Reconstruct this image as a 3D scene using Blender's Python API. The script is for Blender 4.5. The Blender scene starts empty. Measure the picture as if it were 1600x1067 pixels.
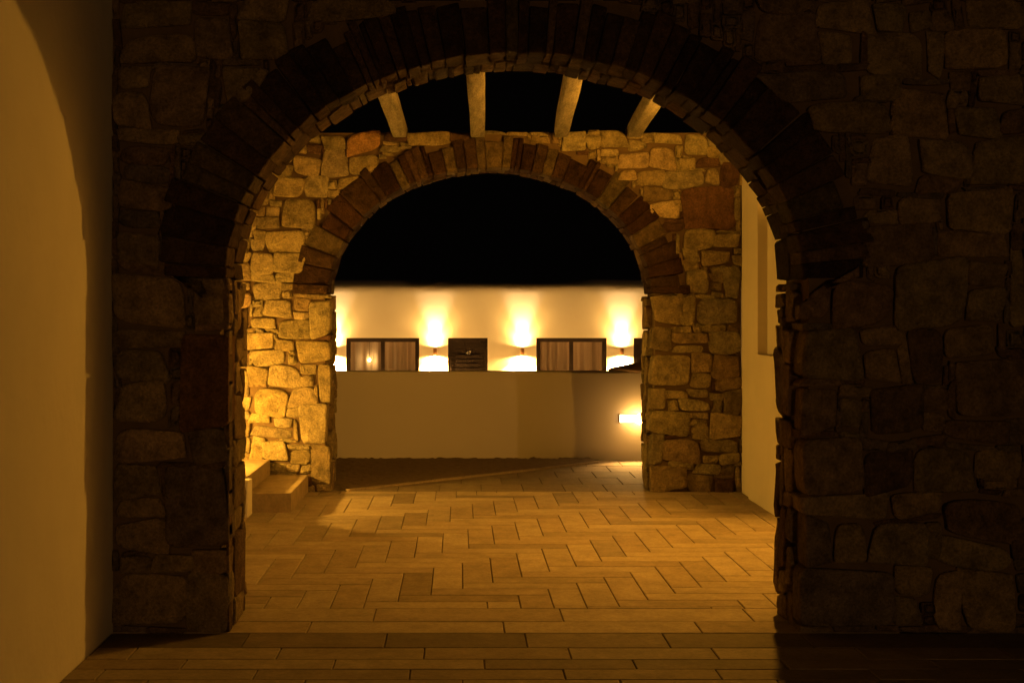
import bpy, bmesh, math, random
from mathutils import Vector, noise

# ------------------------------------------------------------------ camera, world, exposure
scene = bpy.context.scene
COL = scene.collection
cam_d = bpy.data.cameras.new('camera')
cam_d.sensor_width = 36.0
cam_d.lens = 49.3
cam_d.shift_x = 0.0513
cam_d.shift_y = -0.0272
cam_d.clip_start = 0.1
cam_d.clip_end = 600
cam = bpy.data.objects.new('camera', cam_d)
cam.location = (0, 0, 1.77)
cam.rotation_euler = (math.radians(90), 0, 0)
COL.objects.link(cam)
scene.camera = cam

world = bpy.data.worlds.new('World')
scene.world = world
world.use_nodes = True
wn = world.node_tree.nodes
bg = wn['Background']
bg.inputs['Color'].default_value = (0.75, 0.55, 0.42, 1)
bg.inputs['Strength'].default_value = 0.0009          # a black, moonless sky

vs = scene.view_settings
vs.view_transform = 'Standard'
vs.look = 'None'
vs.gamma = 1.0
vs.exposure = 0.0
vs.use_curve_mapping = False
cy = scene.cycles
cy.use_denoising = True
cy.max_bounces = 10
cy.diffuse_bounces = 7
cy.sample_clamp_indirect = 6.0
cy.caustics_reflective = False
cy.caustics_refractive = False

LAMP = (1.0, 0.415, 0.035)      # warm lantern light
SCONCE = (1.0, 0.52, 0.12)
SCONCE_CORE = (1.0, 0.64, 0.28)
RIGHT_LAMP = 420.0
LEFT_LAMP = 305.0
SCONCE_W = 600.0
FILL_LAMP = 1550.0
CURTAIN_FILL = 90.0
rng = random.Random(7)

# ------------------------------------------------------------------ materials
def new_mat(name):
    m = bpy.data.materials.new(name)
    m.use_nodes = True
    nt = m.node_tree
    return m, nt, nt.nodes, nt.links, nt.nodes['Principled BSDF']

def piece_mat(name, rough=0.85, scale=9.0, contrast=0.5, bump=0.5, bump_dist=0.02, fine=60.0, stretch=None, spec=0.3):
    """colour of each piece comes from the object's own colour, broken up by veins, blotches and pits"""
    m, nt, N, L, P = new_mat(name)
    oi = N.new('ShaderNodeObjectInfo')
    tc = N.new('ShaderNodeTexCoord')
    mp = N.new('ShaderNodeMapping')
    if stretch: mp.inputs['Scale'].default_value = stretch
    # shift the pattern per object so that no two pieces repeat
    mul = N.new('ShaderNodeVectorMath'); mul.operation = 'SCALE'
    comb = N.new('ShaderNodeCombineXYZ')
    for k in range(3): L.new(oi.outputs['Random'], comb.inputs[k])
    L.new(comb.outputs[0], mul.inputs[0]); mul.inputs['Scale'].default_value = 37.0
    add = N.new('ShaderNodeVectorMath'); add.operation = 'ADD'
    L.new(tc.outputs['Object'], mp.inputs['Vector'])
    L.new(mp.outputs[0], add.inputs[0]); L.new(mul.outputs[0], add.inputs[1])
    n1 = N.new('ShaderNodeTexNoise'); n1.inputs['Scale'].default_value = scale; n1.inputs['Detail'].default_value = 8; n1.inputs['Roughness'].default_value = 0.72
    n2 = N.new('ShaderNodeTexNoise'); n2.inputs['Scale'].default_value = fine; n2.inputs['Detail'].default_value = 5; n2.inputs['Roughness'].default_value = 0.7
    L.new(add.outputs[0], n1.inputs['Vector']); L.new(add.outputs[0], n2.inputs['Vector'])
    r1 = N.new('ShaderNodeMapRange'); r1.inputs['From Min'].default_value = 0.3; r1.inputs['From Max'].default_value = 0.7
    r1.inputs['To Min'].default_value = 1 - contrast; r1.inputs['To Max'].default_value = 1 + contrast * 0.6
    L.new(n1.outputs['Fac'], r1.inputs['Value'])
    r2 = N.new('ShaderNodeMapRange'); r2.inputs['From Min'].default_value = 0.3; r2.inputs['From Max'].default_value = 0.7
    r2.inputs['To Min'].default_value = 1 - contrast * 0.7; r2.inputs['To Max'].default_value = 1 + contrast * 0.5
    L.new(n2.outputs['Fac'], r2.inputs['Value'])
    mm = N.new('ShaderNodeMath'); mm.operation = 'MULTIPLY'
    L.new(r1.outputs[0], mm.inputs[0]); L.new(r2.outputs[0], mm.inputs[1])
    sc = N.new('ShaderNodeVectorMath'); sc.operation = 'SCALE'
    L.new(oi.outputs['Color'], sc.inputs[0]); L.new(mm.outputs[0], sc.inputs['Scale'])
    L.new(sc.outputs[0], P.inputs['Base Color'])
    P.inputs['Roughness'].default_value = rough
    P.inputs['Specular IOR Level'].default_value = spec
    hm = N.new('ShaderNodeMath'); hm.operation = 'MULTIPLY_ADD'; hm.inputs[1].default_value = 0.75
    L.new(n2.outputs['Fac'], hm.inputs[0]); L.new(n1.outputs['Fac'], hm.inputs[2])
    b = N.new('ShaderNodeBump'); b.inputs['Strength'].default_value = bump; b.inputs['Distance'].default_value = bump_dist
    L.new(hm.outputs[0], b.inputs['Height']); L.new(b.outputs[0], P.inputs['Normal'])
    return m

def plain_mat(name, col, rough=0.8, var=0.12, scale=3.0, bump=0.15, bump_dist=0.01, fine=40.0, metal=0.0, spec=0.3):
    m, nt, N, L, P = new_mat(name)
    tc = N.new('ShaderNodeTexCoord')
    n1 = N.new('ShaderNodeTexNoise'); n1.inputs['Scale'].default_value = scale; n1.inputs['Detail'].default_value = 5
    n2 = N.new('ShaderNodeTexNoise'); n2.inputs['Scale'].default_value = fine; n2.inputs['Detail'].default_value = 4
    L.new(tc.outputs['Object'], n1.inputs['Vector']); L.new(tc.outputs['Object'], n2.inputs['Vector'])
    mx = N.new('ShaderNodeMix'); mx.data_type = 'RGBA'
    mx.inputs['A'].default_value = (*[c * (1 - var) for c in col], 1)
    mx.inputs['B'].default_value = (*[min(1, c * (1 + var * 0.6)) for c in col], 1)
    L.new(n1.outputs['Fac'], mx.inputs['Factor']); L.new(mx.outputs['Result'], P.inputs['Base Color'])
    P.inputs['Roughness'].default_value = rough; P.inputs['Metallic'].default_value = metal
    P.inputs['Specular IOR Level'].default_value = spec
    hm = N.new('ShaderNodeMath'); hm.operation = 'MULTIPLY_ADD'; hm.inputs[1].default_value = 0.25
    L.new(n2.outputs['Fac'], hm.inputs[0]); L.new(n1.outputs['Fac'], hm.inputs[2])
    b = N.new('ShaderNodeBump'); b.inputs['Strength'].default_value = bump; b.inputs['Distance'].default_value = bump_dist
    L.new(hm.outputs[0], b.inputs['Height']); L.new(b.outputs[0], P.inputs['Normal'])
    return m

def glow_mat(name, col, strength):
    m, nt, N, L, P = new_mat(name)
    P.inputs['Base Color'].default_value = (0.8, 0.8, 0.75, 1)
    P.inputs['Emission Color'].default_value = (*col, 1)
    P.inputs['Emission Strength'].default_value = strength
    return m

def glass_mat():
    m, nt, N, L, P = new_mat('window_glass')
    N.remove(P)
    fr = N.new('ShaderNodeFresnel'); fr.inputs['IOR'].default_value = 1.5
    tr = N.new('ShaderNodeBsdfTransparent'); tr.inputs['Color'].default_value = (0.9, 0.9, 0.88, 1)
    gl = N.new('ShaderNodeBsdfGlossy'); gl.inputs['Roughness'].default_value = 0.02
    mx = N.new('ShaderNodeMixShader')
    L.new(fr.outputs[0], mx.inputs[0]); L.new(tr.outputs[0], mx.inputs[1]); L.new(gl.outputs[0], mx.inputs[2])
    L.new(mx.outputs[0], N['Material Output'].inputs['Surface'])
    return m

def curtain_mat():
    m, nt, N, L, P = new_mat('curtain_cloth')
    N.remove(P)
    tc = N.new('ShaderNodeTexCoord'); mp = N.new('ShaderNodeMapping'); mp.inputs['Scale'].default_value = (14, 1, 0.3)
    n = N.new('ShaderNodeTexNoise'); n.inputs['Scale'].default_value = 1.0; n.inputs['Detail'].default_value = 3
    L.new(tc.outputs['Object'], mp.inputs[0]); L.new(mp.outputs[0], n.inputs['Vector'])
    cr = N.new('ShaderNodeMix'); cr.data_type = 'RGBA'
    cr.inputs['A'].default_value = (0.2, 0.17, 0.12, 1); cr.inputs['B'].default_value = (0.75, 0.69, 0.58, 1)  # light and shade of the folds painted into the cloth colour
    L.new(n.outputs['Fac'], cr.inputs['Factor'])
    d = N.new('ShaderNodeBsdfDiffuse'); t = N.new('ShaderNodeBsdfTranslucent')
    L.new(cr.outputs['Result'], d.inputs['Color']); L.new(cr.outputs['Result'], t.inputs['Color'])
    mx = N.new('ShaderNodeMixShader'); mx.inputs[0].default_value = 0.4
    L.new(d.outputs[0], mx.inputs[1]); L.new(t.outputs[0], mx.inputs[2])
    L.new(mx.outputs[0], N['Material Output'].inputs['Surface'])
    return m

M = {
    'stone': piece_mat('rubble_stone', rough=0.92, scale=9, contrast=0.62, bump=1.0, bump_dist=0.035, fine=60, spec=0.12),
    'slate': piece_mat('slate_voussoir', rough=0.85, scale=11, contrast=0.65, bump=1.0, bump_dist=0.03, fine=60, spec=0.05),
    'mortar': plain_mat('earth_mortar', (0.13, 0.09, 0.052), rough=1.0, var=0.4, scale=12, bump=0.8, bump_dist=0.02),
    'tile': piece_mat('beige_stone_tile', rough=0.82, scale=5.0, contrast=0.27, bump=0.35, bump_dist=0.006, fine=34, stretch=(1.3, 1, 1), spec=0.2),
    'grout': plain_mat('grout', (0.19, 0.145, 0.095), rough=1.0, var=0.3, scale=8, bump=0.4),
    'plaster': plain_mat('white_plaster', (0.72, 0.68, 0.62), rough=0.95, var=0.10, scale=2.6, bump=0.5, bump_dist=0.03, fine=14),
    'houseplaster': plain_mat('house_plaster', (0.8, 0.76, 0.7), rough=0.95, var=0.05, scale=1.2, bump=0.22, bump_dist=0.04, fine=5),
    'wood': piece_mat('weathered_pole_wood', rough=0.9, scale=7, contrast=0.55, bump=0.8, bump_dist=0.03, fine=35, stretch=(3, 0.35, 3)),
    'darkwood': plain_mat('dark_brown_joinery', (0.009, 0.006, 0.005), rough=0.6, var=0.3, scale=5, bump=0.1, spec=0.06),
    'iron': plain_mat('black_iron', (0.03, 0.026, 0.022), rough=0.5, var=0.2, scale=20, bump=0.1, metal=0.6),
    'bronze': plain_mat('brown_sconce_metal', (0.2, 0.1, 0.05), rough=0.5, var=0.2, scale=20, bump=0.05, metal=0.3),
    'ground': plain_mat('dark_earth', (0.1, 0.08, 0.06), rough=1.0, var=0.4, scale=1.5, bump=0.6, bump_dist=0.05),
    'bounceground': plain_mat('pale_bounce_ground', (0.66, 0.6, 0.52), rough=0.9, var=0.15, scale=1.5, bump=0.2),
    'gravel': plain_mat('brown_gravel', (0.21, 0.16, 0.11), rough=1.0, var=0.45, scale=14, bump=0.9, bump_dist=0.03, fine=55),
    'rock': plain_mat('brown_rock', (0.42, 0.31, 0.2), rough=0.95, var=0.3, scale=6, bump=0.6, bump_dist=0.02),
    'digit': plain_mat('pale_number', (0.5, 0.48, 0.46), rough=0.5, var=0.02, bump=0.0),
    'glass': glass_mat(),
    'curtain': curtain_mat(),
    'bulb': glow_mat('lantern_filament', (1.0, 0.6, 0.2), 30.0),
    'panel': glow_mat('bulkhead_diffuser', (1.0, 0.6, 0.28), 14.0),
    'bulkbulb': glow_mat('bulkhead_bulb', (1.0, 0.47, 0.09), 38.0),
    'pend': glow_mat('pendant_bulb', (1.0, 0.55, 0.18), 160.0),
    'lens': glow_mat('sconce_lens', SCONCE, 25.0),
    'roomwall': plain_mat('room_wall', (0.6, 0.55, 0.48), bump=0.0),
}

# ------------------------------------------------------------------ builders
def link(name, me, mat=None, parent=None, color=None):
    o = bpy.data.objects.new(name, me)
    COL.objects.link(o)
    if mat is not None and me is not None and not me.materials: me.materials.append(mat)
    if parent is not None: o.parent = parent
    if color: o.color = (*color, 1)
    return o

def tag(o, label, cat, group=None):
    o['label'] = label; o['category'] = cat
    if group: o['group'] = group
    return o

def struct(o):
    o['kind'] = 'structure'; return o

def thing(name, label, cat, loc=(0, 0, 0), group=None):
    o = bpy.data.objects.new(name, None)
    COL.objects.link(o); o.location = loc
    o.empty_display_size = 0.2
    return tag(o, label, cat, group)

def mesh(name, verts, faces, smooth=False):
    me = bpy.data.meshes.new(name)
    me.from_pydata([tuple(v) for v in verts], [], faces)
    if smooth: me.polygons.foreach_set('use_smooth', [True] * len(me.polygons))
    me.update()
    return me

BOXF = [(0, 3, 2, 1), (4, 5, 6, 7), (0, 1, 5, 4), (1, 2, 6, 5), (2, 3, 7, 6), (3, 0, 4, 7)]
def box_v(x0, y0, z0, x1, y1, z1):
    return [(x0, y0, z0), (x1, y0, z0), (x1, y1, z0), (x0, y1, z0), (x0, y0, z1), (x1, y0, z1), (x1, y1, z1), (x0, y1, z1)]

def boxes(name, specs, mat, parent=None, bevel=0.0, origin=(0, 0, 0), color=None):
    v, f = [], []
    for s in specs:
        k = len(v)
        v += [(a - origin[0], b - origin[1], c - origin[2]) for a, b, c in box_v(*s)]
        f += [tuple(i + k for i in q) for q in BOXF]
    me = mesh(name, v, f)
    if bevel:
        bm = bmesh.new(); bm.from_mesh(me)
        bmesh.ops.bevel(bm, geom=bm.edges[:], offset=bevel, segments=2, affect='EDGES', profile=0.5)
        bm.to_mesh(me); bm.free()
    o = link(name, me, mat, parent, color)
    o.location = origin
    return o

def lathe(name, prof, mat, parent=None, seg=20, loc=(0, 0, 0), rot=(0, 0, 0)):
    v, f = [], []
    for r, z in prof:
        for k in range(seg):
            a = 2 * math.pi * k / seg
            v.append((r * math.cos(a), r * math.sin(a), z))
    n = len(prof)
    for i in range(n - 1):
        for k in range(seg):
            f.append((i * seg + k, i * seg + (k + 1) % seg, (i + 1) * seg + (k + 1) % seg, (i + 1) * seg + k))
    f.append(tuple(range(seg))[::-1]); f.append(tuple((n - 1) * seg + k for k in range(seg)))
    o = link(name, mesh(name, v, f, True), mat, parent)
    o.location = loc; o.rotation_euler = rot
    return o

def ball(name, r, mat, parent=None, loc=(0, 0, 0), scale=(1, 1, 1), sub=2):
    bm = bmesh.new(); bmesh.ops.create_icosphere(bm, subdivisions=sub, radius=r)
    for q in bm.verts: q.co = Vector((q.co.x * scale[0], q.co.y * scale[1], q.co.z * scale[2]))
    me = bpy.data.meshes.new(name); bm.to_mesh(me); bm.free()
    me.polygons.foreach_set('use_smooth', [True] * len(me.polygons))
    o = link(name, me, mat, parent); o.location = loc
    return o

# ------------------------------------------------------------------ rubble stones
PAL = {
    't': [(0.36, 0.30, 0.17), (0.39, 0.32, 0.175), (0.32, 0.26, 0.145), (0.43, 0.36, 0.21)],
    'l': [(0.51, 0.41, 0.25), (0.47, 0.375, 0.215)],
    'o': [(0.40, 0.235, 0.10)],
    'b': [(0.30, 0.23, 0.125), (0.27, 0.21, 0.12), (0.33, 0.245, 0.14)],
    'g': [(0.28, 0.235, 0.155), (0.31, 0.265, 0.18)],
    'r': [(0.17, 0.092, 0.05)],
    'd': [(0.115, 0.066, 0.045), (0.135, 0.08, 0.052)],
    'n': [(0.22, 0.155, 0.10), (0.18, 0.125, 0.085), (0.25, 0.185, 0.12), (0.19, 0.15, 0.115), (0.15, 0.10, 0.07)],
    'q': [(0.33, 0.25, 0.145), (0.30, 0.23, 0.135)],
    'v': [(0.042, 0.023, 0.0145), (0.052, 0.028, 0.017), (0.036, 0.0195, 0.013), (0.072, 0.044, 0.025), (0.058, 0.034, 0.02)],
    'w': [(0.075, 0.048, 0.033), (0.105, 0.068, 0.046), (0.055, 0.036, 0.027), (0.14, 0.094, 0.06), (0.09, 0.056, 0.038)],
}
def pick(code, r):
    c = r.choice(PAL[code]); k = r.uniform(0.86, 1.14)
    return (c[0] * k * r.uniform(0.96, 1.04), c[1] * k, c[2] * k * r.uniform(0.94, 1.06))

SKEW = 0.15
def warp(u, v, amp, seed):
    p = Vector((u * 2.6, v * 2.6, seed))
    q = Vector((u * 2.6 + 31.7, v * 2.6 - 12.2, seed + 5.0))
    return u + amp * noise.noise(p), v + amp * noise.noise(q)

def stone_piece(name, quad, place, parent, mat, color, r, depth=0.1, proud=0.024, amp=0.022, seed=0.0, push=None, gap=0.006, power=None, rows=1, npts=28, skew=SKEW):
    """quad: four (u, v) corners anticlockwise; place(u, v, d) -> world, d measured outwards from the wall face"""
    us = [q[0] for q in quad]; vs_ = [q[1] for q in quad]
    W = max(us) - min(us); Hh = max(vs_) - min(vs_)
    sm = min(W, Hh)
    pq = [power or r.choice((3.2, 4.5, 6.0, 8.0, 11.0, 14.0)) for _ in range(4)]
    s0 = r.uniform(0, 99); edge_n = 0.055 if power is None else 0.02
    sk = [(r.uniform(-1, 1) * skew * min(W, 0.22), r.uniform(-1, 1) * skew * min(Hh, 0.22)) for _ in range(4)]
    Q = [(q[0] + s[0], q[1] + s[1]) for q, s in zip(quad, sk)]
    cu = sum(q[0] for q in Q) / 4; cv = sum(q[1] for q in Q) / 4
    def bil(a, b):
        a = (a + 1) / 2; b = (b + 1) / 2
        return tuple((1 - a) * (1 - b) * Q[0][k] + a * (1 - b) * Q[1][k] + a * b * Q[2][k] + (1 - a) * b * Q[3][k] for k in (0, 1))
    ga, gb = 1 - 2 * gap / max(W, 0.02), 1 - 2 * gap / max(Hh, 0.02)
    base = []
    for k in range(npts):
        t = 2 * math.pi * (k + 0.5) / npts
        c, s = math.cos(t), math.sin(t)
        e = 2.0 / pq[min(3, int(4 * (k + 0.5) / npts))]
        a = math.copysign(abs(c) ** e, c) * ga
        b = math.copysign(abs(s) ** e, s) * gb
        j = 1 - 0.012 + edge_n * noise.noise(Vector((c * 1.6 + s0, s * 1.6, s0))) + 0.5 * edge_n * noise.noise(Vector((c * 5 + s0, s * 5, s0))) + r.uniform(-0.008, 0.008)
        u, v = bil(a * j, b * j)
        u, v = warp(u, v, amp, seed)
        if push: u, v = push(u, v)
        base.append((u, v))
    cu, cv = warp(cu, cv, amp, seed)
    if push: cu, cv = push(cu, cv)
    tilt = (r.uniform(-0.06, 0.06), r.uniform(-0.06, 0.06))
    lift = r.uniform(-0.008, 0.012)
    sd = r.uniform(0, 90)
    def h(u, v, base_h):
        n = noise.noise(Vector((u * 9 + sd, v * 9, sd))) * 0.011 + noise.noise(Vector((u * 22 + sd, v * 22, sd))) * 0.006 + noise.noise(Vector((u * 47 + sd, v * 47, sd))) * 0.003
        return base_h + lift + tilt[0] * (u - cu) + tilt[1] * (v - cv) + n
    # rings towards the centre: (share of the way in, height)
    ins = min(0.005, 0.10 * sm)
    rings = [(0.0, -0.030), (0.0, proud * 0.45), (ins, proud * 0.85), (ins * 4.0, proud), (-0.33, proud * 1.02), (-0.66, proud * 1.04)]
    verts, faces = [], []
    o_c = place(cu, cv, 0)
    # wall-side rings first
    back = [-depth] + [-depth + (depth - 0.03) * (i / rows) for i in range(1, rows)]
    for d in back:
        for (u, v) in base:
            jj = 0.011 * noise.noise(Vector((u * 17, v * 17, d * 13 + sd))) if rows > 1 else 0
            verts.append(place(u + jj, v + jj * (1 if v > cv else -1), d))
    for inset, hh in rings:
        for (u, v) in base:
            du, dv = cu - u, cv - v
            L_ = math.hypot(du, dv) or 1
            k = (inset / L_) if inset >= 0 else -inset
            k = min(k, 0.85)
            uu, vv = u + du * k, v + dv * k
            d = h(uu, vv, hh) if hh > -0.02 else hh
            verts.append(place(uu, vv, d))
    verts.append(place(cu, cv, h(cu, cv, proud * 1.08)))
    nr = len(back) + len(rings)
    for i in range(nr - 1):
        for k in range(npts):
            k2 = (k + 1) % npts
            faces.append((i * npts + k, i * npts + k2, (i + 1) * npts + k2, (i + 1) * npts + k))
    top = len(verts) - 1
    for k in range(npts):
        faces.append(((nr - 1) * npts + k, (nr - 1) * npts + (k + 1) % npts, top))
    faces.append(tuple(range(npts))[::-1])
    verts = [(a[0] - o_c[0], a[1] - o_c[1], a[2] - o_c[2]) for a in verts]
    me = mesh(name, verts, faces, True)
    crisp = npts * (len(back) + 1)
    me.polygons.foreach_set('use_smooth', [k >= crisp for k in range(len(faces))])
    bm = bmesh.new(); bm.from_mesh(me); bmesh.ops.recalc_face_normals(bm, faces=bm.faces[:]); bm.to_mesh(me); bm.free()
    o = link(name, me, mat, parent, color)
    o.location = o_c
    return o

def fill_rects(u0, v0, u1, v1, taken, r, cell=0.035, big=(0.42, 0.26), blocked=None, minc=1):
    """random rubble: rectangles of mixed size laid greedily into what the measured stones leave free"""
    nx, ny = int(round((u1 - u0) / cell)), int(round((v1 - v0) / cell))
    occ = [[False] * nx for _ in range(ny)]
    for j in range(ny):
        for i in range(nx):
            cu, cv = u0 + (i + .5) * cell, v0 + (j + .5) * cell
            if blocked and blocked(cu, cv): occ[j][i] = True; continue
            for a in taken:
                if a[0] - 0.006 < cu < a[2] + 0.006 and a[1] - 0.006 < cv < a[3] + 0.006: occ[j][i] = True; break
    out = []
    for j in range(ny):
        i = 0
        while i < nx:
            if occ[j][i]: i += 1; continue
            tw = max(2, int(r.triangular(0.10, big[0], 0.22) / cell)); th = max(2, int(r.triangular(0.07, big[1], 0.13) / cell))
            w = 0
            while i + w < nx and w < tw and not occ[j][i + w]: w += 1
            hh = 1
            while hh < th and j + hh < ny and all(not occ[j + hh][i + q] for q in range(w)): hh += 1
            # avoid leaving a sliver one cell wide at the end of a free run
            if i + w < nx and not occ[j][i + w]:
                e = i + w
                while e < nx and not occ[j][e]: e += 1
                if e - (i + w) == 1 and all(not occ[j + q][i + w] for q in range(hh)): w += 1
            for a in range(hh):
                for b in range(w): occ[j + a][i + b] = True
            if w >= minc and hh >= minc and w * hh >= 2:
                out.append((u0 + i * cell, v0 + j * cell, u0 + (i + w) * cell, v0 + (j + hh) * cell))
            i += w
    return out

# arch shared by both stone walls (metres)
AC, AA, SPRING, RISE = 0.305, 1.595, 1.97, 1.245

def arch_pt(t, off=0.0):
    c, s = math.cos(t), math.sin(t)
    n = Vector((c / AA, s / RISE)); n.normalize()
    return AC + AA * c + n.x * off, SPRING + RISE * s + n.y * off

def arch_metric(u, v, off):
    if v < SPRING: return abs(u - AC) / (AA + off)
    return math.hypot((u - AC) / (AA + off), (v - SPRING) / (RISE + off))

def arch_params(step):
    """parameter values at the given arc lengths"""
    n = 2000; pts = [arch_pt(math.pi * (1 - i / n)) for i in range(n + 1)]
    acc = [0.0]
    for i in range(n): acc.append(acc[-1] + math.dist(pts[i], pts[i + 1]))
    return [math.pi * (1 - i / n) for i in range(n + 1)], acc

def wall_core(name, u0, u1, top, y0, y1, parent, mat, off=0.045):
    out = [(u0, 0.0), (AC - AA - off, 0.0)]
    n = 40
    for i in range(n + 1): out.append(arch_pt(math.pi * (1 - i / n), off))
    out += [(AC + AA + off, 0.0), (u1, 0.0), (u1, top), (u0, top)]
    k = len(out)
    v = [(a, y0, b) for a, b in out] + [(a, y1, b) for a, b in out]
    f = [tuple(range(k)), tuple(range(k, 2 * k))[::-1]]
    for i in range(k): f.append((i, (i + 1) % k, k + (i + 1) % k, k + i))
    me = mesh(name, v, f)
    bm = bmesh.new(); bm.from_mesh(me); bmesh.ops.recalc_face_normals(bm, faces=bm.faces[:])
    bmesh.ops.triangulate(bm, faces=[q for q in bm.faces if len(q.verts) > 4])
    bm.to_mesh(me); bm.free()
    return link(name, me, mat, parent)

def parse(txt):
    out = []
    for q in txt.replace('\n', ' ').split(';'):
        q = q.split()
        if len(q) == 5: out.append(tuple(int(a) / 100 for a in q[:4]) + (q[4],))
    return out

FAR_STONES = """
-208 209 -183 217 t;  -181 208 -164 218 t;  -206 191 -177 208 t;  -176 199 -164 207 t;  -176 192 -167 199 t;  -164 193 -128 203 t;  -205 183 -195 191 t;  -203 173 -193 183 t;  -193 172 -165 191 t;
-164 180 -149 192 b;  -164 172 -149 179 t;  -148 154 -128 192 t;  -206 162 -180 171 t;  -179 150 -148 172 t;  -208 140 -187 158 t;  -192 158 -179 162 t;  -187 140 -163 150 t;  -205 126 -172 140 t;
-171 127 -161 135 t;  -161 128 -127 150 t;  -208 109 -191 125 t;  -190 105 -160 125 t;  -160 117 -141 125 t;  -159 106 -144 115 t;  -141 89 -128 125 t;  -206 75 -170 105 t;  -169 87 -145 104 t;
-169 78 -158 86 t;  -208 68 -187 75 t;  -185 66 -163 75 g;  -207 54 -164 66 g;  -158 49 -130 86 t;  -207 43 -195 53 t;  -195 29 -172 50 t;  -179 50 -166 53 t;  -172 42 -157 47 t;
-156 43 -146 47 t;  -168 28 -148 41 t;  -146 9 -127 48 b;  -157 20 -147 27 t;  -174 21 -158 28 t;  -207 22 -195 43 t;  -135 340 -112 355 t;  -111 335 -78 355 o;  -166 314 -140 334 t;
-138 314 -112 340 g;  -111 314 -80 332 t;  -77 336 -59 342 t;  -182 292 -155 312 t;  -154 291 -132 314 t;  -131 301 -122 311 t;  -131 292 -118 301 t;  -121 301 -98 312 t;  -95 309 -86 313 t;
-175 264 -144 290 t;  -144 270 -127 283 t;  -194 274 -179 284 t;  -199 261 -176 272 b;  -204 250 -193 259 t;  -207 239 -195 250 t;  -193 237 -156 261 t;  -154 237 -147 253 t;  -208 217 -183 237 t;
-182 218 -154 237 t;  -147 239 -134 246 t;  -51 345 -12 358 t;  -27 338 -12 344 t;  -11 349 11 358 d;  26 349 64 358 t;  71 347 92 354 b;  -73 347 -52 358 d;  105 340 125 358 t;
126 340 138 352 t;  126 353 140 358 t;  140 341 167 357 t;  168 338 183 349 t;  183 346 193 356 t;  193 345 220 355 t;  221 338 246 355 t;  246 334 257 342 t;  140 334 156 340 t;
145 325 155 333 t;  156 319 186 337 l;  189 319 212 343 l;  213 333 220 344 t;  218 322 234 333 t;  235 323 257 334 d;  158 308 175 318 l;  176 302 201 318 t;  201 303 242 318 g;
244 305 258 321 t;  259 303 276 326 d;  185 290 211 301 b;  211 290 221 300 t;  186 272 218 289 l;  222 261 274 302 r;  274 293 282 303 t;  274 272 282 292 t;  274 255 281 271 t;
201 266 221 270 d;  201 257 219 265 d;  221 240 255 260 t;  257 241 281 254 t;  204 245 219 256 d;  223 231 238 240 t;  239 225 269 239 t;  222 219 237 230 t;  249 218 262 224 t;
222 196 248 219 t;  249 209 261 218 t;  262 192 280 222 g;  249 201 259 208 t;  234 192 261 196 t;  193 165 221 205 t;  222 166 234 193 t;  235 167 280 191 g;  234 164 242 167 t;
242 159 264 166 t;  265 158 280 166 b;  192 142 212 164 b;  213 158 230 164 t;  213 147 242 158 b;  213 138 241 146 t;  243 138 280 158 g;  192 103 228 138 t;  229 120 250 138 b;
250 115 280 137 b;  229 103 250 119 t;  253 103 280 114 b;  192 80 206 101 t;  207 92 228 101 t;  228 95 249 102 t;  207 80 216 90 t;  217 79 249 92 t;  250 91 261 99 t;
252 79 260 90 t;  263 79 280 101 b;  191 57 229 78 t;  230 72 247 77 t;  230 64 246 71 t;  231 53 246 63 t;  248 55 279 78 t;  188 25 203 56 g;  204 31 237 53 b;
239 39 276 53 t;  239 30 257 37 t;  258 29 279 39 t;  206 24 227 30 t;  234 20 259 29 t;  259 20 274 27 t;  190 1 224 24 b;  227 1 251 19 b;  254 1 274 14 d;
253 15 274 20 b;  275 1 280 24 t;
"""
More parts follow.
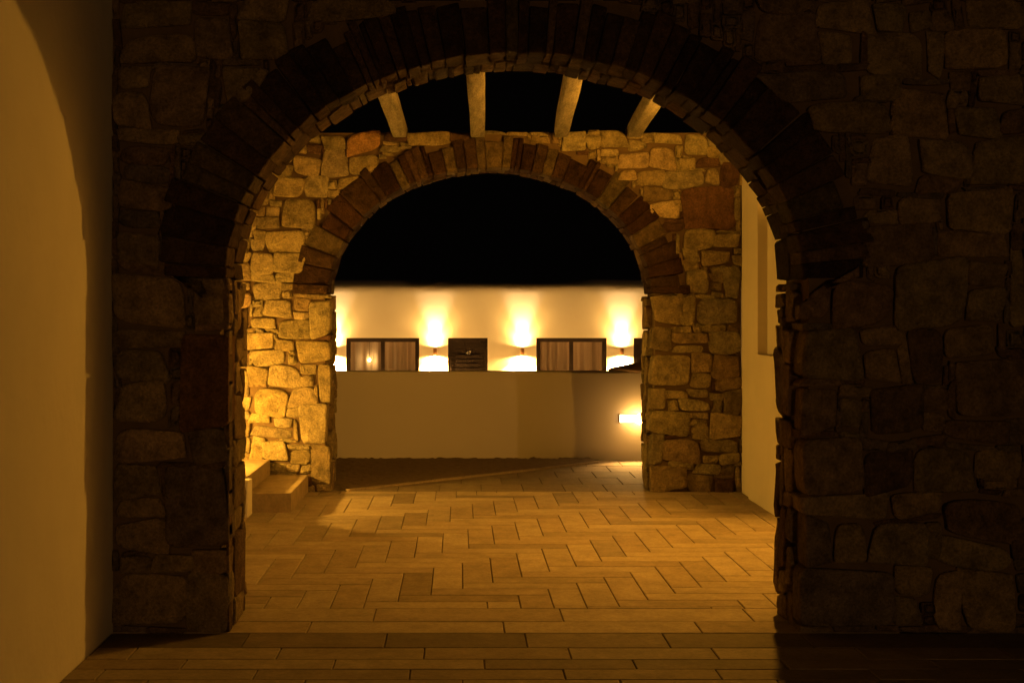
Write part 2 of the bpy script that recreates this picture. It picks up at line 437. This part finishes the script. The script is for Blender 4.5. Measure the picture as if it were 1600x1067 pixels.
NEAR_STONES = """
-190 335 -150 350 t;  -189 317 -149 331 t;  -189 303 -172 314 t;  -171 282 -140 312 b;  -189 282 -173 302 t;  -131 294 -109 313 t;  -137 286 -115 292 l;  -189 272 -157 280 t;  -156 270 -140 277 t;
-123 318 -94 340 t;  -93 318 -76 325 t;  -149 318 -127 341 g;  -122 341 -93 352 t;  -82 339 -34 352 t;  -187 206 -169 222 t;  -175 199 -151 204 l;  -190 171 -153 198 t;  -146 172 -130 197 t;
-190 159 -155 169 t;  -190 139 -164 157 t;  -190 118 -164 138 t;  -155 114 -130 167 r;  -151 170 -147 179 t;  -191 96 -151 114 t;  -149 94 -130 113 d;  -191 75 -165 94 t;  -161 47 -130 91 b;
-191 64 -164 74 t;  -191 45 -163 63 t;  -189 32 -173 42 t;  -171 33 -150 44 t;  -149 32 -130 45 t;  -191 4 -151 32 t;  -150 0 -130 32 t;  201 334 229 350 t;  230 334 248 348 t;
250 334 262 344 t;  280 335 314 349 t;  227 310 258 332 l;  165 318 199 343 d;  201 316 221 333 t;  268 311 302 332 t;  260 310 267 333 t;  286 292 314 308 l;  165 296 218 312 d;
221 297 244 309 t;  194 278 240 294 t;  244 277 272 302 t;  273 291 283 301 t;  277 275 299 290 t;  227 247 253 275 l;  256 256 283 274 l;  190 263 215 277 b;  216 265 226 273 t;
285 251 314 274 t;  254 245 278 255 b;  203 246 224 262 t;  243 228 267 242 l;  225 227 242 234 t;  227 206 262 226 b;  271 221 308 245 t;  268 208 307 220 t;  185 172 205 203 g;
205 197 230 204 t;  206 172 238 196 b;  231 197 239 204 t;  240 170 283 205 t;  285 193 303 206 t;  285 172 303 192 t;  307 172 314 212 t;  186 140 222 168 t;  223 160 249 169 t;
224 138 243 159 t;  244 138 249 159 t;  250 138 269 167 b;  270 152 300 169 t;  305 159 314 169 t;  277 121 314 150 b;  184 112 209 137 b;  210 131 227 136 t;  213 114 223 128 t;
227 110 255 134 d;  256 121 273 133 d;  270 106 303 118 b;  257 110 269 119 t;  185 77 224 107 b;  225 102 237 108 b;  226 78 250 101 b;  212 108 224 111 t;  252 77 285 102 t;
286 87 311 102 t;  291 81 311 85 t;  185 65 239 76 t;  242 63 265 76 t;  267 52 314 75 d;  228 38 259 60 l;  184 38 206 64 b;  207 38 226 64 t;  260 40 266 58 t;
267 36 308 51 t;  184 3 239 36 b;  241 19 264 37 t;  241 3 257 18 t;  265 3 278 35 t;  279 3 308 35 t;
"""


def build_stone_wall(root, traced, u0, u1, top, yf, yb, ring, seed, fillcode, ringcode, thin, fu0=None, fu1=None, map_code=None):
    r = random.Random(seed)
    wall_core('mortar', u0 - 0.3, u1, top - 0.02, yf + 0.008, yb, root, M['mortar'])
    front = lambda u, v, d: (u, yf - d, v)
    def push(u, v):
        m = arch_metric(u, v, ring - 0.085)
        if v >= SPRING and m < 1:
            return AC + (u - AC) / m, SPRING + (v - SPRING) / m
        if v < SPRING and abs(u - AC) < AA - 0.012:
            return AC + math.copysign(AA - 0.012, u - AC), v
        return u, v
    def blocked(u, v):
        if v < SPRING: return abs(u - AC) < AA - 0.01
        return arch_metric(u, v, ring - 0.03) < 1
    rects = []
    for a in traced:
        cu, cv = (a[0] + a[2]) / 2, (a[1] + a[3]) / 2
        if blocked(cu, cv) or a[0] > u1 or a[2] < u0: continue
        e = 0.005
        rects.append((max(a[0] - e, u0 + 0.005), a[1] - e, min(a[2] + e, u1 - 0.005), min(a[3] + e, top - 0.005), a[4]))
    # stones at the pier edges reach the edge
    for i, a in enumerate(rects):
        a = list(a)
        if a[3] < SPRING + 0.05:
            if abs(a[2] - (AC - AA)) < 0.045: a[2] = AC - AA
            if abs(a[0] - (AC + AA)) < 0.075: a[0] = AC + AA
        rects[i] = tuple(a)
    fills = fill_rects(fu0 or u0, 0.0, fu1 or u1, top, rects, r, blocked=blocked)
    for a in fills: rects.append(a + (fillcode if r.random() < 0.75 else r.choice('bgd'),))
    for a in rects:
        w, h = a[2] - a[0], a[3] - a[1]
        edge = a[3] < SPRING + 0.1 and (abs(a[2] - (AC - AA)) < 0.02 or abs(a[0] - (AC + AA)) < 0.02)
        code = map_code.get(a[4], a[4]) if map_code else a[4]
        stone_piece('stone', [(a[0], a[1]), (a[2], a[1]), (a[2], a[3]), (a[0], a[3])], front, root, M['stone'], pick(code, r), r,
                    depth=r.uniform(0.14, 0.24) if edge else 0.09, amp=0.014 if edge else 0.034, seed=seed, push=push,
                    gap=-0.001, power=r.uniform(6, 11) if edge else None, proud=0.011 + 0.010 * min(1, min(w, h) / 0.2))
    # the arch ring: front and rear rows of slate voussoirs
    ts, acc = arch_params(0)
    total = acc[-1]
    def at_len(s):
        lo, hi = 0, len(acc) - 1
        while lo < hi:
            mid = (lo + hi) // 2
            if acc[mid] < s: lo = mid + 1
            else: hi = mid
        return ts[lo]
    for row in (0, 1):
        s = 0.0; joints = [0.0]
        while s < total:
            f = abs(s / total - 0.5) * 2
            s += r.uniform(0.75, 1.3) * (thin + (0.04 if f > 0.45 else 0.0)) * r.choice((0.45, 0.6, 0.8, 1, 1, 1.35))
            joints.append(min(s, total))
        if joints[-1] - joints[-2] < 0.05: joints.pop(-2)
        for i in range(len(joints) - 1):
            t0, t1 = at_len(joints[i]), at_len(joints[i + 1])
            dl = r.choice((r.uniform(-0.09, -0.03), r.uniform(-0.04, 0.03), r.uniform(-0.02, 0.04))); pin = r.uniform(-0.006, 0.005)
            rl = (ring + dl) * (0.80 + 0.20 * abs((joints[i] + joints[i + 1]) / total - 1))
            q = [arch_pt(t0, pin), arch_pt(t0, rl), arch_pt(t1, rl), arch_pt(t1, pin)]
            q = [q[0], q[3], q[2], q[1]]
            rc = ringcode if r.random() < (0.78 if ringcode == 'v' else 0.93) else 'b'
            mid = (yf + yb) / 2 + r.uniform(-0.05, 0.05)
            if row == 0:
                pl = front; dep = mid - yf
            else:
                pl = lambda u, v, d: (u, yb + 0.02 + d, v); dep = yb + 0.02 - mid
            stone_piece('voussoir', q, pl, root, M['slate'], tuple(q * (1.0 if rc == ringcode else 0.42) for q in pick(rc, r)), r, depth=dep, proud=r.uniform(0.021, 0.034),
                        amp=0.010, seed=seed + 3, gap=0.0005, power=r.uniform(12, 26), rows=5, npts=24, skew=0.03)
    # the flanks of the opening
    for side in (-1, 1):
        xf = AC + side * AA
        pl = (lambda u, v, d, xf=xf: (xf + d, u, v)) if side < 0 else (lambda u, v, d, xf=xf: (xf - d, u, v))
        for a in fill_rects(yf + 0.17, 0.0, yb + 0.03, SPRING, [], r, cell=0.05, big=(0.4, 0.5), minc=1):
            stone_piece('flank_stone', [(a[0], a[1]), (a[2], a[1]), (a[2], a[3]), (a[0], a[3])], pl, root, M['stone'], pick('b' if r.random() < 0.6 else fillcode, r), r,
                        depth=0.08, proud=0.016, amp=0.02, seed=seed + 9, gap=0.003)

# ------------------------------------------------------------------ floors
ground = struct(boxes('ground', [(-300, -300, -1.9, 300, 300, -0.9)], M['ground']))
struct(boxes('bounce_terrace', [(-14, 17.3, -0.896, 14, 31.0, -0.88)], M['bounceground']))  # pale unseen sheet added to bounce sconce light onto the house front
floor = struct(boxes('floor', [(-8, -6, -0.88, 8, 17.2, -0.014)], M['grout']))

def tile_mesh(w, l):
    c, t = 0.004, 0.022
    hw, hl = w / 2, l / 2
    v = [(-hw, -hl, -t), (hw, -hl, -t), (hw, hl, -t), (-hw, hl, -t), (-hw, -hl, -c), (hw, -hl, -c), (hw, hl, -c), (-hw, hl, -c),
         (-hw + c, -hl + c, 0), (hw - c, -hl + c, 0), (hw - c, hl - c, 0), (-hw + c, hl - c, 0)]
    f = [(0, 1, 5, 4), (1, 2, 6, 5), (2, 3, 7, 6), (3, 0, 4, 7), (4, 5, 9, 8), (5, 6, 10, 9), (6, 7, 11, 10), (7, 4, 8, 11), (8, 9, 10, 11)]
    return mesh('tile', v, f)
TM = {}
TILE = [(0.41, 0.335, 0.25), (0.44, 0.365, 0.27), (0.385, 0.31, 0.225), (0.42, 0.35, 0.265), (0.455, 0.38, 0.29)]
tr = random.Random(21)
def tile(x0, y0, x1, y1, name='tile', gap=0.003, pal=TILE, k=1.0, z=0.0):
    w, l = x1 - x0 - 2 * gap, y1 - y0 - 2 * gap
    if w < 0.02 or l < 0.02: return
    long_x = w > l
    key = (round(min(w, l), 3), round(max(w, l), 3))
    if key not in TM: TM[key] = tile_mesh(*key)
    c = tr.choice(pal); s = k * (tr.uniform(0.9, 1.08) if tr.random() > 0.1 else tr.uniform(0.66, 0.82))
    o = link(name, TM[key], M['tile'], floor, tuple(a * s for a in c))
    o.location = ((x0 + x1) / 2, (y0 + y1) / 2, z + tr.uniform(-0.0012, 0.0012))
    o.rotation_euler = (tr.uniform(-0.001, 0.001), tr.uniform(-0.001, 0.001), (math.pi / 2 if long_x else 0) + tr.uniform(-0.0015, 0.0015))

# herringbone of the courtyard
HX0, HX1, HY0, HY1 = -2.3, 2.80, 8.43, 13.98
w_, L_ = 0.2, 0.75
for zig in range(-9, 10):
    for k in range(-40, 60):
        ox, oy = 0.969 + k * w_ - zig * L_, 8.68 + k * w_ + zig * L_
        for (a, b, c, d) in ((ox, oy, ox + w_, oy + L_), (ox + w_, oy, ox + w_ + L_, oy + w_)):
            a, b, c, d = max(a, HX0), max(b, HY0), min(c, HX1), min(d, HY1)
            if c - a > 0.03 and d - b > 0.03: tile(a, b, c, d)
# two rows of wide planks on the threshold under the near arch
for y0, y1, s in ((7.78, 8.07, -1.95), (8.07, 8.43, -1.6)):
    x = s
    while x < 2.2:
        tile(max(x, -1.95), y0, x + 1.1, y1, 'threshold_tile', k=0.97); x += 1.1
# dark border, then planks in running bond
x = -1.925
for i, k in enumerate((0.5, 0.62, 0.44, 0.66, 0.46, 0.6, 0.5)):
    tile(x, 7.44, x + 0.762, 7.78, 'border_tile', k=k); x += 0.762
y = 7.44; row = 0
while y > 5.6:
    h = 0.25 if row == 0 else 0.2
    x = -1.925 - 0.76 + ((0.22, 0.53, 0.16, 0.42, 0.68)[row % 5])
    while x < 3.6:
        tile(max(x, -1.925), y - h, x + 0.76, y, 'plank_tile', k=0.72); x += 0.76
    y -= h; row += 1
# larger slabs outside the far arch
for j in range(6):
    y0 = 13.98 + j * 0.58 if j else 13.98
    y1 = min(13.98 + (j + 1) * 0.58, 16.99)
    x = -2.3 - (0.2 if j % 2 else 0.0)
    while x < 3.2:
        tile(x, y0, x + 0.42, y1, 'paving_slab', k=0.62); x += 0.42

# rough earth and gravel bed along the parapet, cut off by a slanting pale edging strip
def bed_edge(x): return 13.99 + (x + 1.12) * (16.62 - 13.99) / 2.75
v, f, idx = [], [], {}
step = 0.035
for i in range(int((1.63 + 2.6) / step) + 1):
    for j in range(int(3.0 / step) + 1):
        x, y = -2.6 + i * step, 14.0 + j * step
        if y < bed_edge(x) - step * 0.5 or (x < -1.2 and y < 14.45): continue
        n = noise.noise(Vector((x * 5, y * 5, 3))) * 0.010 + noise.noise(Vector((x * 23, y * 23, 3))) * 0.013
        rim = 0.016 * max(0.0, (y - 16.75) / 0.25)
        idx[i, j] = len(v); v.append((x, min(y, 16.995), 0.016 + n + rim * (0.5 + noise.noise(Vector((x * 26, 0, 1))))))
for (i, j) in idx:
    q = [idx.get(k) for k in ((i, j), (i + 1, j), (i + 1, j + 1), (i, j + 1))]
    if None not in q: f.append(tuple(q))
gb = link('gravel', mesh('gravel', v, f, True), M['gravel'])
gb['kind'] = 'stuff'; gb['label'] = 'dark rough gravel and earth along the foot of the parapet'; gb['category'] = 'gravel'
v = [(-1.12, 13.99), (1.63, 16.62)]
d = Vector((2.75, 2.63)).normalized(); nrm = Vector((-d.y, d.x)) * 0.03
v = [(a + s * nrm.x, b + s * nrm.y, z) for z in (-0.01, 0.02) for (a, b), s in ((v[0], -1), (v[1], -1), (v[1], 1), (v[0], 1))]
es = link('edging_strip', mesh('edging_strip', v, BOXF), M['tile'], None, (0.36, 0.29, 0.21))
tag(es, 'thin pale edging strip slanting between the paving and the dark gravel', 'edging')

# ------------------------------------------------------------------ the two stone arch walls
near = thing('stone_arch_wall', 'dark rubble stone wall with wide arch, standing between the tiled passage and the courtyard', 'wall', (0, 0, 0))
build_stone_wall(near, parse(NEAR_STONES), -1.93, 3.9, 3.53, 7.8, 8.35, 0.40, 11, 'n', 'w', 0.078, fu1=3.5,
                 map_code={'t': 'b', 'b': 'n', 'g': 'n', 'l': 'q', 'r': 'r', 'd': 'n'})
far = thing('stone_arch_wall', 'golden rubble stone wall with a lower slate arch, timber poles resting on its top', 'wall', (0, 0, 0))
build_stone_wall(far, parse(FAR_STONES), -3.35, 2.80, 3.585, 13.94, 14.5, 0.365, 23, 't', 'v', 0.095, fu0=-2.75,
                 map_code={})

# plaster course above the near wall
cap = boxes('plaster_course', [(2.55, 7.72, 3.512, 4.6, 8.3, 3.75)], M['plaster'], near, bevel=0.012)

# ------------------------------------------------------------------ plaster walls
def plaster_wall(name, specs, label, bevel=0.0):
    o = tag(boxes(name, specs, M['plaster'], bevel=bevel), label, 'wall'); o['kind'] = 'thing'
    return o
plaster_wall('plaster_wall', [(-2.4, 1.0, -0.02, -1.93, 7.835, 4.2)], 'smooth plaster wall crossed by the curved shadow of the near arch', 0.012)
rw = plaster_wall('plaster_wall', [
    (2.765, 8.37, -0.02, 3.2, 12.37, 3.7), (2.765, 12.37, -0.02, 3.2, 13.0, 1.39), (2.765, 12.37, 3.05, 3.2, 13.0, 3.7),
    (2.765, 13.0, -0.02, 3.2, 13.42, 3.7), (2.855, 12.30, 1.30, 3.19, 13.05, 3.1), (2.805, 13.42, -0.02, 3.19, 13.935, 3.7)],
    'smooth plaster side wall with a tall shallow niche, beside the far arch')
plaster_wall('plaster_wall', [(-3.3, 8.37, -0.02, -2.952, 13.93, 3.4)], 'plain plaster side wall of the courtyard at the head of the stone steps')
pw = plaster_wall('parapet_wall', [(-8, 17.0, -0.9, 8, 17.26, 1.07)], 'low plain plaster parapet closing the terrace beyond the far arch', 0.025)
pw.data.materials.clear(); pw.data.materials.append(M['houseplaster'])

# ------------------------------------------------------------------ steps at the foot of the far wall
steps = thing('stone_steps', 'short flight of stone steps rising beside the brightly lit stone pier', 'steps', (-1.9, 13.2, 0))
for i, (x1, z0, z1) in enumerate(((-1.5, -0.012, 0.172), (-1.88, 0.172, 0.325))):
    s = boxes('step', [(-2.945, 12.5 + 0.004 * i, z0, x1, 13.915, z1)], M['tile'], None, bevel=0.006, origin=(-2.4, 13.2, 0), color=(0.36, 0.285, 0.19))
    s.parent = steps; s.matrix_parent_inverse = steps.matrix_world.inverted(); s.location = (-2.4 + 1.9, 0, 0)
    s.matrix_parent_inverse.identity()
tag(boxes('kerb_and_light_block', [(-2.945, 12.2, -0.012, -2.03, 12.45, 1.5), (-2.03, 12.2, -0.012, -1.84, 12.45, 0.31)], M['plaster'], bevel=0.008), 'low white plaster kerb beside the bottom stone step, with an added hidden light-blocking wall', 'wall')['kind'] = 'thing'  # tall hidden part added to keep the step lantern's light off the floor

# ------------------------------------------------------------------ pergola poles
def pole(p0, p1, w, h, seed, label):
    r = random.Random(seed)
    n, seg = 16, 12
    a, b = Vector(p0), Vector(p1)
    d = (b - a); Ln = d.length
    v, f = [], []
    for i in range(n + 1):
        t = i / n
        c = a + d * t
        wob = Vector((noise.noise(Vector((t * 3, seed, 0))) * 0.010, 0, noise.noise(Vector((t * 3, seed, 9))) * 0.006))
        for k in range(seg):
            an = 2 * math.pi * (k + 0.5) / seg
            e = 2 / 8.0
            x = math.copysign(abs(math.cos(an)) ** e, math.cos(an)) * w / 2
            z = math.copysign(abs(math.sin(an)) ** e, math.sin(an)) * h / 2
            j = 1 + 0.05 * noise.noise(Vector((t * 7, math.cos(an) * 1.5 + seed, math.sin(an) * 1.5)))
            q = c + wob + Vector((x * j, 0, z * j))
            v.append(q - a)
    for i in range(n):
        for k in range(seg):
            f.append((i * seg + k, (i + 1) * seg + k, (i + 1) * seg + (k + 1) % seg, i * seg + (k + 1) % seg))
    f.append(tuple(range(seg))); f.append(tuple(n * seg + k for k in range(seg))[::-1])
    me = mesh('pergola_pole', v, f, True)
    bm = bmesh.new(); bm.from_mesh(me); bmesh.ops.recalc_face_normals(bm, faces=bm.faces[:]); bm.to_mesh(me); bm.free()
    o = link('pergola_pole', me, M['wood'], None, (0.28, 0.25, 0.20))
    o.location = a
    return tag(o, label, 'pole', 'timber poles over the courtyard')
for i, (xn, xf) in enumerate(((-0.60, -0.592), (0.075, 0.192), (0.75, 1.03), (1.46, 1.76))):
    pole((xn, 8.05, 3.60), (xf, 14.3, 3.585), 0.14, 0.14, 3.3 + i * 7, '%s rough pale timber pole across the courtyard, counted from the niched plaster wall' % ('fourth', 'third', 'second', 'first')[i])

# ------------------------------------------------------------------ lanterns
def point_lamp(name, parent, loc, watts, col, radius):
    ld = bpy.data.lights.new(name, 'POINT'); ld.energy = watts; ld.color = col; ld.shadow_soft_size = radius
    lo = bpy.data.objects.new(name, ld); COL.objects.link(lo); lo.parent = parent; lo.location = loc
    return lo
def lantern(label, base, out, zc, watts, col, reach=0.17, light_block=False, br=0.034):
    """base: x of the wall face, out: +1 or -1 direction into the courtyard"""
    x, y = base
    t = thing('wall_lantern', label, 'lantern', (x, y, zc))
    cx = out * reach
    boxes('wall_plate', [(min(0, out * 0.02), -0.05, -0.02, max(0, out * 0.02), 0.05, 0.22)], M['iron'], t, bevel=0.004)
    boxes('arm', [(min(out * 0.02, cx), -0.012, 0.17, max(out * 0.02, cx), 0.012, 0.195)], M['iron'], t)
    lathe('roof', [(0.085, 0.12), (0.085, 0.13), (0.03, 0.172), (0.0, 0.175)], M['iron'], t, seg=16, loc=(cx, 0, 0))
    lathe('base', [(0.008, -0.14), (0.014, -0.135), (0.014, -0.115), (0.004, -0.105)], M['iron'], t, seg=16, loc=(cx, 0, 0))
    for k in range(4):
        a = math.pi / 4 + k * math.pi / 2
        p = (cx + 0.06 * math.cos(a), 0.06 * math.sin(a))
        boxes('post', [(p[0] - 0.003, p[1] - 0.003, -0.11, p[0] + 0.003, p[1] + 0.003, 0.125)], M['iron'], t)
    lathe('socket', [(0.016, 0.035), (0.016, 0.122)], M['iron'], t, seg=12, loc=(cx, 0, 0))
    ball('bulb', 0.008, M['bulb'], t, loc=(cx, 0, 0.0), sub=1)
    point_lamp('lantern_light', t, (cx, 0, 0.0), watts, col, br)
    if light_block: boxes('light_block_plate', [(cx - 0.036, 0.158, -0.36, cx + 0.26, 0.162, 0.006)], M['iron'], t)  # unseen plate added to cut this lantern's light on the far pier
    return t
lantern('black iron lantern high on the plaster side wall of the courtyard', (2.765, 10.9), -1, 3.03, RIGHT_LAMP, LAMP, 0.31, True, 0.05)
lantern('black iron lantern low on the courtyard wall above the stone steps', (-2.95, 13.05), 1, 0.72, LEFT_LAMP, (1.0, 0.475, 0.05), 0.2)

# unseen fill lamp added behind the viewer to light the near wall's front
gl = thing('unseen_fill_lamp', 'unseen fill lamp on a short iron post, added behind the viewer for the near wall', 'lamp post', (5.0, -16.0, -0.02))
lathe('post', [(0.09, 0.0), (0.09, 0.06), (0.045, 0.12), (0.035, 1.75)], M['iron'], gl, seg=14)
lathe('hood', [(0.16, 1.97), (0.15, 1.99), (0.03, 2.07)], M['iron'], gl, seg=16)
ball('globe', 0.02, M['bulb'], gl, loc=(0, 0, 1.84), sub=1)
point_lamp('fill_light', gl, (0, 0, 1.84), FILL_LAMP, (1.0, 0.5, 0.14), 0.06)
# ------------------------------------------------------------------ bulkhead light on the parapet
bl = thing('bulkhead_light', 'glowing rectangular wall light set low on the terrace parapet', 'wall light', (2.10, 17.0, 0.50))
boxes('housing', [(-0.165, -0.012, -0.052, 0.165, 0.004, 0.052)], M['plaster'], bl, bevel=0.003)
boxes('diffuser', [(-0.155, -0.022, -0.046, 0.155, -0.0125, 0.046)], M['panel'], bl, bevel=0.003)
ball('bulb', 0.072, M['bulkbulb'], bl, loc=(0.07, -0.1, 0.0), scale=(1.15, 1.0, 0.95), sub=1)

ld = bpy.data.lights.new('down_beam', 'SPOT'); ld.energy = 110; ld.color = (1.0, 0.5, 0.12)
ld.spot_size = math.radians(105); ld.spot_blend = 0.9; ld.shadow_soft_size = 0.04
lo = bpy.data.objects.new('down_beam', ld); COL.objects.link(lo); lo.parent = bl
lo.location = (0.02, -0.19, -0.04); lo.rotation_euler = (math.radians(-48), 0, 0)
# ------------------------------------------------------------------ rock on the parapet
bm = bmesh.new(); bmesh.ops.create_icosphere(bm, subdivisions=4, radius=1.0)
for q in bm.verts:
    n = noise.noise(q.co * 1.7) * 0.16 + noise.noise(q.co * 5) * 0.04
    x, y, z = q.co * (1 + n)
    q.co = Vector((x * 0.40, y * 0.15, max(z, -0.1) * (0.10 + 0.035 * x)))
me = bpy.data.meshes.new('rock'); bm.to_mesh(me); bm.free()
me.polygons.foreach_set('use_smooth', [True] * len(me.polygons))
o = link('rock', me, M['rock']); o.location = (2.24, 17.13, 1.078)
tag(o, 'low rounded brown rock lying on top of the parapet', 'rock')

# ------------------------------------------------------------------ far house
HY, HF = 31.0, -0.9
house = thing('guest_house', 'long low plaster house with lit sconces, dark doors and curtained glass doors', 'house', (0, HY, HF))
def hbox(name, specs, mat, parent=house, bevel=0.0):
    o = boxes(name, [(a, b - HY, c - HF, d, e - HY, f - HF) for a, b, c, d, e, f in specs], mat, None, bevel)
    o.parent = parent
    return o
openings = [(-2.505, -0.89, 'glass'), (-0.255, 0.623, 'door'), (1.70, 3.255, 'glass'), (3.85, 4.74, 'door')]
TOPZ = 1.232
edges = [-9.0] + [q for a, b, _ in openings for q in (a, b)] + [10.0]
for i in range(0, len(edges), 2): hbox('wall', [(edges[i], HY, HF - 0.02, edges[i + 1], HY + 0.3, TOPZ)], M['houseplaster'])
prof = [(0.0, TOPZ + (2.33 - TOPZ) * i / 9) for i in range(10)]
for i in range(1, 9):
    a = math.pi / 2 * i / 8
    prof.append((0.34 * (1 - math.cos(a)), 2.33 + 0.19 * math.sin(a)))
prof += [(5.0, 2.52)]
xs = [-9 + 19 * i / 76 for i in range(77)]
v, f = [], []
for x in xs:
    for (yy, zz) in prof:
        n = noise.noise(Vector((x * 0.9, zz * 1.4, 2))) * 0.006 + noise.noise(Vector((x * 2.7, zz * 3, 7))) * 0.002
        top_n = noise.noise(Vector((x * 0.5, 0, 4))) * 0.018 if zz > 2.2 else 0
        v.append((x, yy + (n if zz > TOPZ + 0.05 and yy < 0.4 else 0), zz + top_n - HF))
k = len(prof)
for i in range(len(xs) - 1):
    for j in range(k - 1): f.append((i * k + j, (i + 1) * k + j, (i + 1) * k + j + 1, i * k + j + 1))
me = mesh('upper_wall', v, f, True)
link('upper_wall', me, M['houseplaster'], house)
hbox('lintel', [(-9, HY + 0.012, TOPZ + 0.001, 10, HY + 0.3, 2.3)], M['houseplaster'])
hbox('room', [(-9, HY + 2.6, HF - 0.02, 10, HY + 2.8, 2.35), (-0.82, HY + 0.31, HF - 0.02, -0.7, HY + 2.59, 2.29), (1.0, HY + 0.31, HF - 0.02, 1.1, HY + 2.59, 2.29),
              (3.5, HY + 0.31, HF - 0.02, 3.6, HY + 2.59, 2.29), (-3.2, HY + 0.31, HF - 0.02, -3.1, HY + 2.59, 2.29), (-9, HY + 0.32, 2.0, 10, HY + 2.58, 2.1)], M['roomwall'])
for a, b, kind in openings:
    if kind == 'glass':
        wd = bpy.data.objects.new('glass_door', None); COL.objects.link(wd); wd.parent = house
        y0, y1 = HY + 0.05, HY + 0.13
        mid = (a + b) / 2; T = 0.09
        hbox('frame', [(a, y0, HF, a + T, y1, TOPZ), (b - T, y0, HF, b, y1, TOPZ), (a + T, y0 + 0.003, TOPZ - T, b - T, y1, TOPZ - 0.001), (a + T, y0 + 0.003, HF, b - T, y1, HF + T),
                       (mid - 0.042, y0 + 0.006, HF + T, mid + 0.042, y1, TOPZ - T)], M['darkwood'], wd)
        for p0, p1 in ((a + T, mid - 0.042), (mid + 0.042, b - T)):
            hbox('pane', [(p0, y0 + 0.04, HF + T, p1, y0 + 0.046, TOPZ - T)], M['glass'], wd)
        # curtain in soft folds
        v, f = [], []
        n = 150
        cr = random.Random(int(a * 100)); ph = cr.uniform(0, 9)
        for i in range(n + 1):
            x = a + 0.02 + (b - a - 0.04) * i / n
            yy = 0.27 + 0.045 * math.sin(x * 31 + 2.5 * math.sin(x * 3.1 + ph)) + 0.02 * math.sin(x * 13 + ph)
            v += [(x, yy, 0.02), (x, yy, TOPZ - HF + 0.03)]
        for i in range(n): f.append((2 * i, 2 * i + 2, 2 * i + 3, 2 * i + 1))
        link('curtain', mesh('curtain', v, f, True), M['curtain'], wd)
    else:
        dr = bpy.data.objects.new('door', None); COL.objects.link(dr); dr.parent = house
        y0, y1 = HY + 0.05, HY + 0.11
        T = 0.07
        hbox('frame', [(a, y0 - 0.03, HF, a + T, y1, TOPZ), (b - T, y0 - 0.03, HF, b, y1, TOPZ), (a + T, y0 - 0.027, TOPZ - T, b - T, y1, TOPZ - 0.001)], M['darkwood'], dr)
        hbox('leaf', [(a + T, y0 + 0.012, HF + 0.01, b - T, y1, TOPZ - T)], M['darkwood'], dr)
        z = HF + 0.12
        while z < TOPZ - 0.40:
            s = hbox('slat', [(a + T + 0.1, y0 - 0.008, z, b - T - 0.1, y0 + 0.008, z + 0.072)], M['darkwood'], dr, 0.002)
            s.rotation_euler = (0, 0, 0)
            z += 0.098
        if a < 1:
            fc = bpy.data.curves.new('number', 'FONT'); fc.body = '47'; fc.size = 0.115; fc.extrude = 0.003
            fc.materials.append(M['digit'])
            tmp = bpy.data.objects.new('number_outline', fc); nm = bpy.data.meshes.new_from_object(tmp); bpy.data.objects.remove(tmp)
            fo = link('number', nm, None, dr)
            fo.location = (a + 0.40, y0 + 0.004 - HY, TOPZ - 0.37 - HF); fo.rotation_euler = (math.radians(90), 0, 0)

for x, lb in ((-1.7, 'unseen fill lamp added behind the curtain of the glass door with the hanging bulb'), (2.5, 'unseen fill lamp added behind the curtain of the dim glass door')):
    rl = thing('curtain_fill_lamp', lb, 'fill lamp', (x, HY + 1.6, 1.95), 'added fill lamps inside the house rooms')
    lathe('rose', [(0.06, 0.0), (0.06, 0.04)], M['iron'], rl, seg=12)
    ball('globe', 0.012, M['bulb'], rl, loc=(0, 0, -0.09), sub=1)
    point_lamp('curtain_fill_light', rl, (0, 0, -0.09), CURTAIN_FILL, (1.0, 0.42, 0.1), 0.08)  # unseen lamps added to brighten the curtains from behind
# bulb hanging behind the glass of one door
pd = thing('pendant_bulb', 'small bright hanging bulb seen through the curtained glass door', 'bulb', (-2.0, HY + 0.155, 0.74))
ball('globe', 0.032, M['pend'], pd)
lathe('cord', [(0.004, 0.03), (0.004, 0.49)], M['iron'], pd, seg=6)

# sconces on the house front
sc_labels = ['up-and-down wall sconce half hidden behind the lit stone pier', 'up-and-down wall sconce between the glass door with the bulb and the numbered door',
             'up-and-down wall sconce between the numbered door and the dim curtained glass door', 'up-and-down wall sconce above the rounded rock, beside the last dark door']
for x, lb in zip((-2.775, -0.538, 1.387, 3.58), sc_labels):
    t = thing('wall_sconce', lb, 'sconce', (x, HY, 0.935), 'sconces along the house front')
    boxes('mount', [(-0.03, -0.07, -0.03, 0.03, 0.0, 0.03)], M['bronze'], t)
    lathe('tube', [(0.034, -0.075), (0.04, -0.07), (0.04, 0.07), (0.034, 0.075)], M['bronze'], t, seg=18, loc=(0, -0.105, 0))
    for sgn in (1, -1):
        for nm, e, size, blend, col in (('wide_beam', 0.07, 172, 0.3, SCONCE), ('middle_beam', 0.30, 130, 1.0, SCONCE), ('core_beam', 0.55, 56, 1.0, SCONCE_CORE)) if sgn > 0 else (('wide_beam', 0.3, 172, 0.3, SCONCE), ('core_beam', 11.0, 120, 1.0, SCONCE)):
            ld = bpy.data.lights.new(nm, 'SPOT')
            ld.energy = SCONCE_W * e; ld.color = col
            ld.spot_size = math.radians(size); ld.spot_blend = blend; ld.shadow_soft_size = 0.02
            lo = bpy.data.objects.new(nm, ld); COL.objects.link(lo); lo.parent = t
            lo.location = (0, -0.105, sgn * 0.086)
            lo.rotation_euler = (math.radians(180) if sgn > 0 else 0, 0, 0)
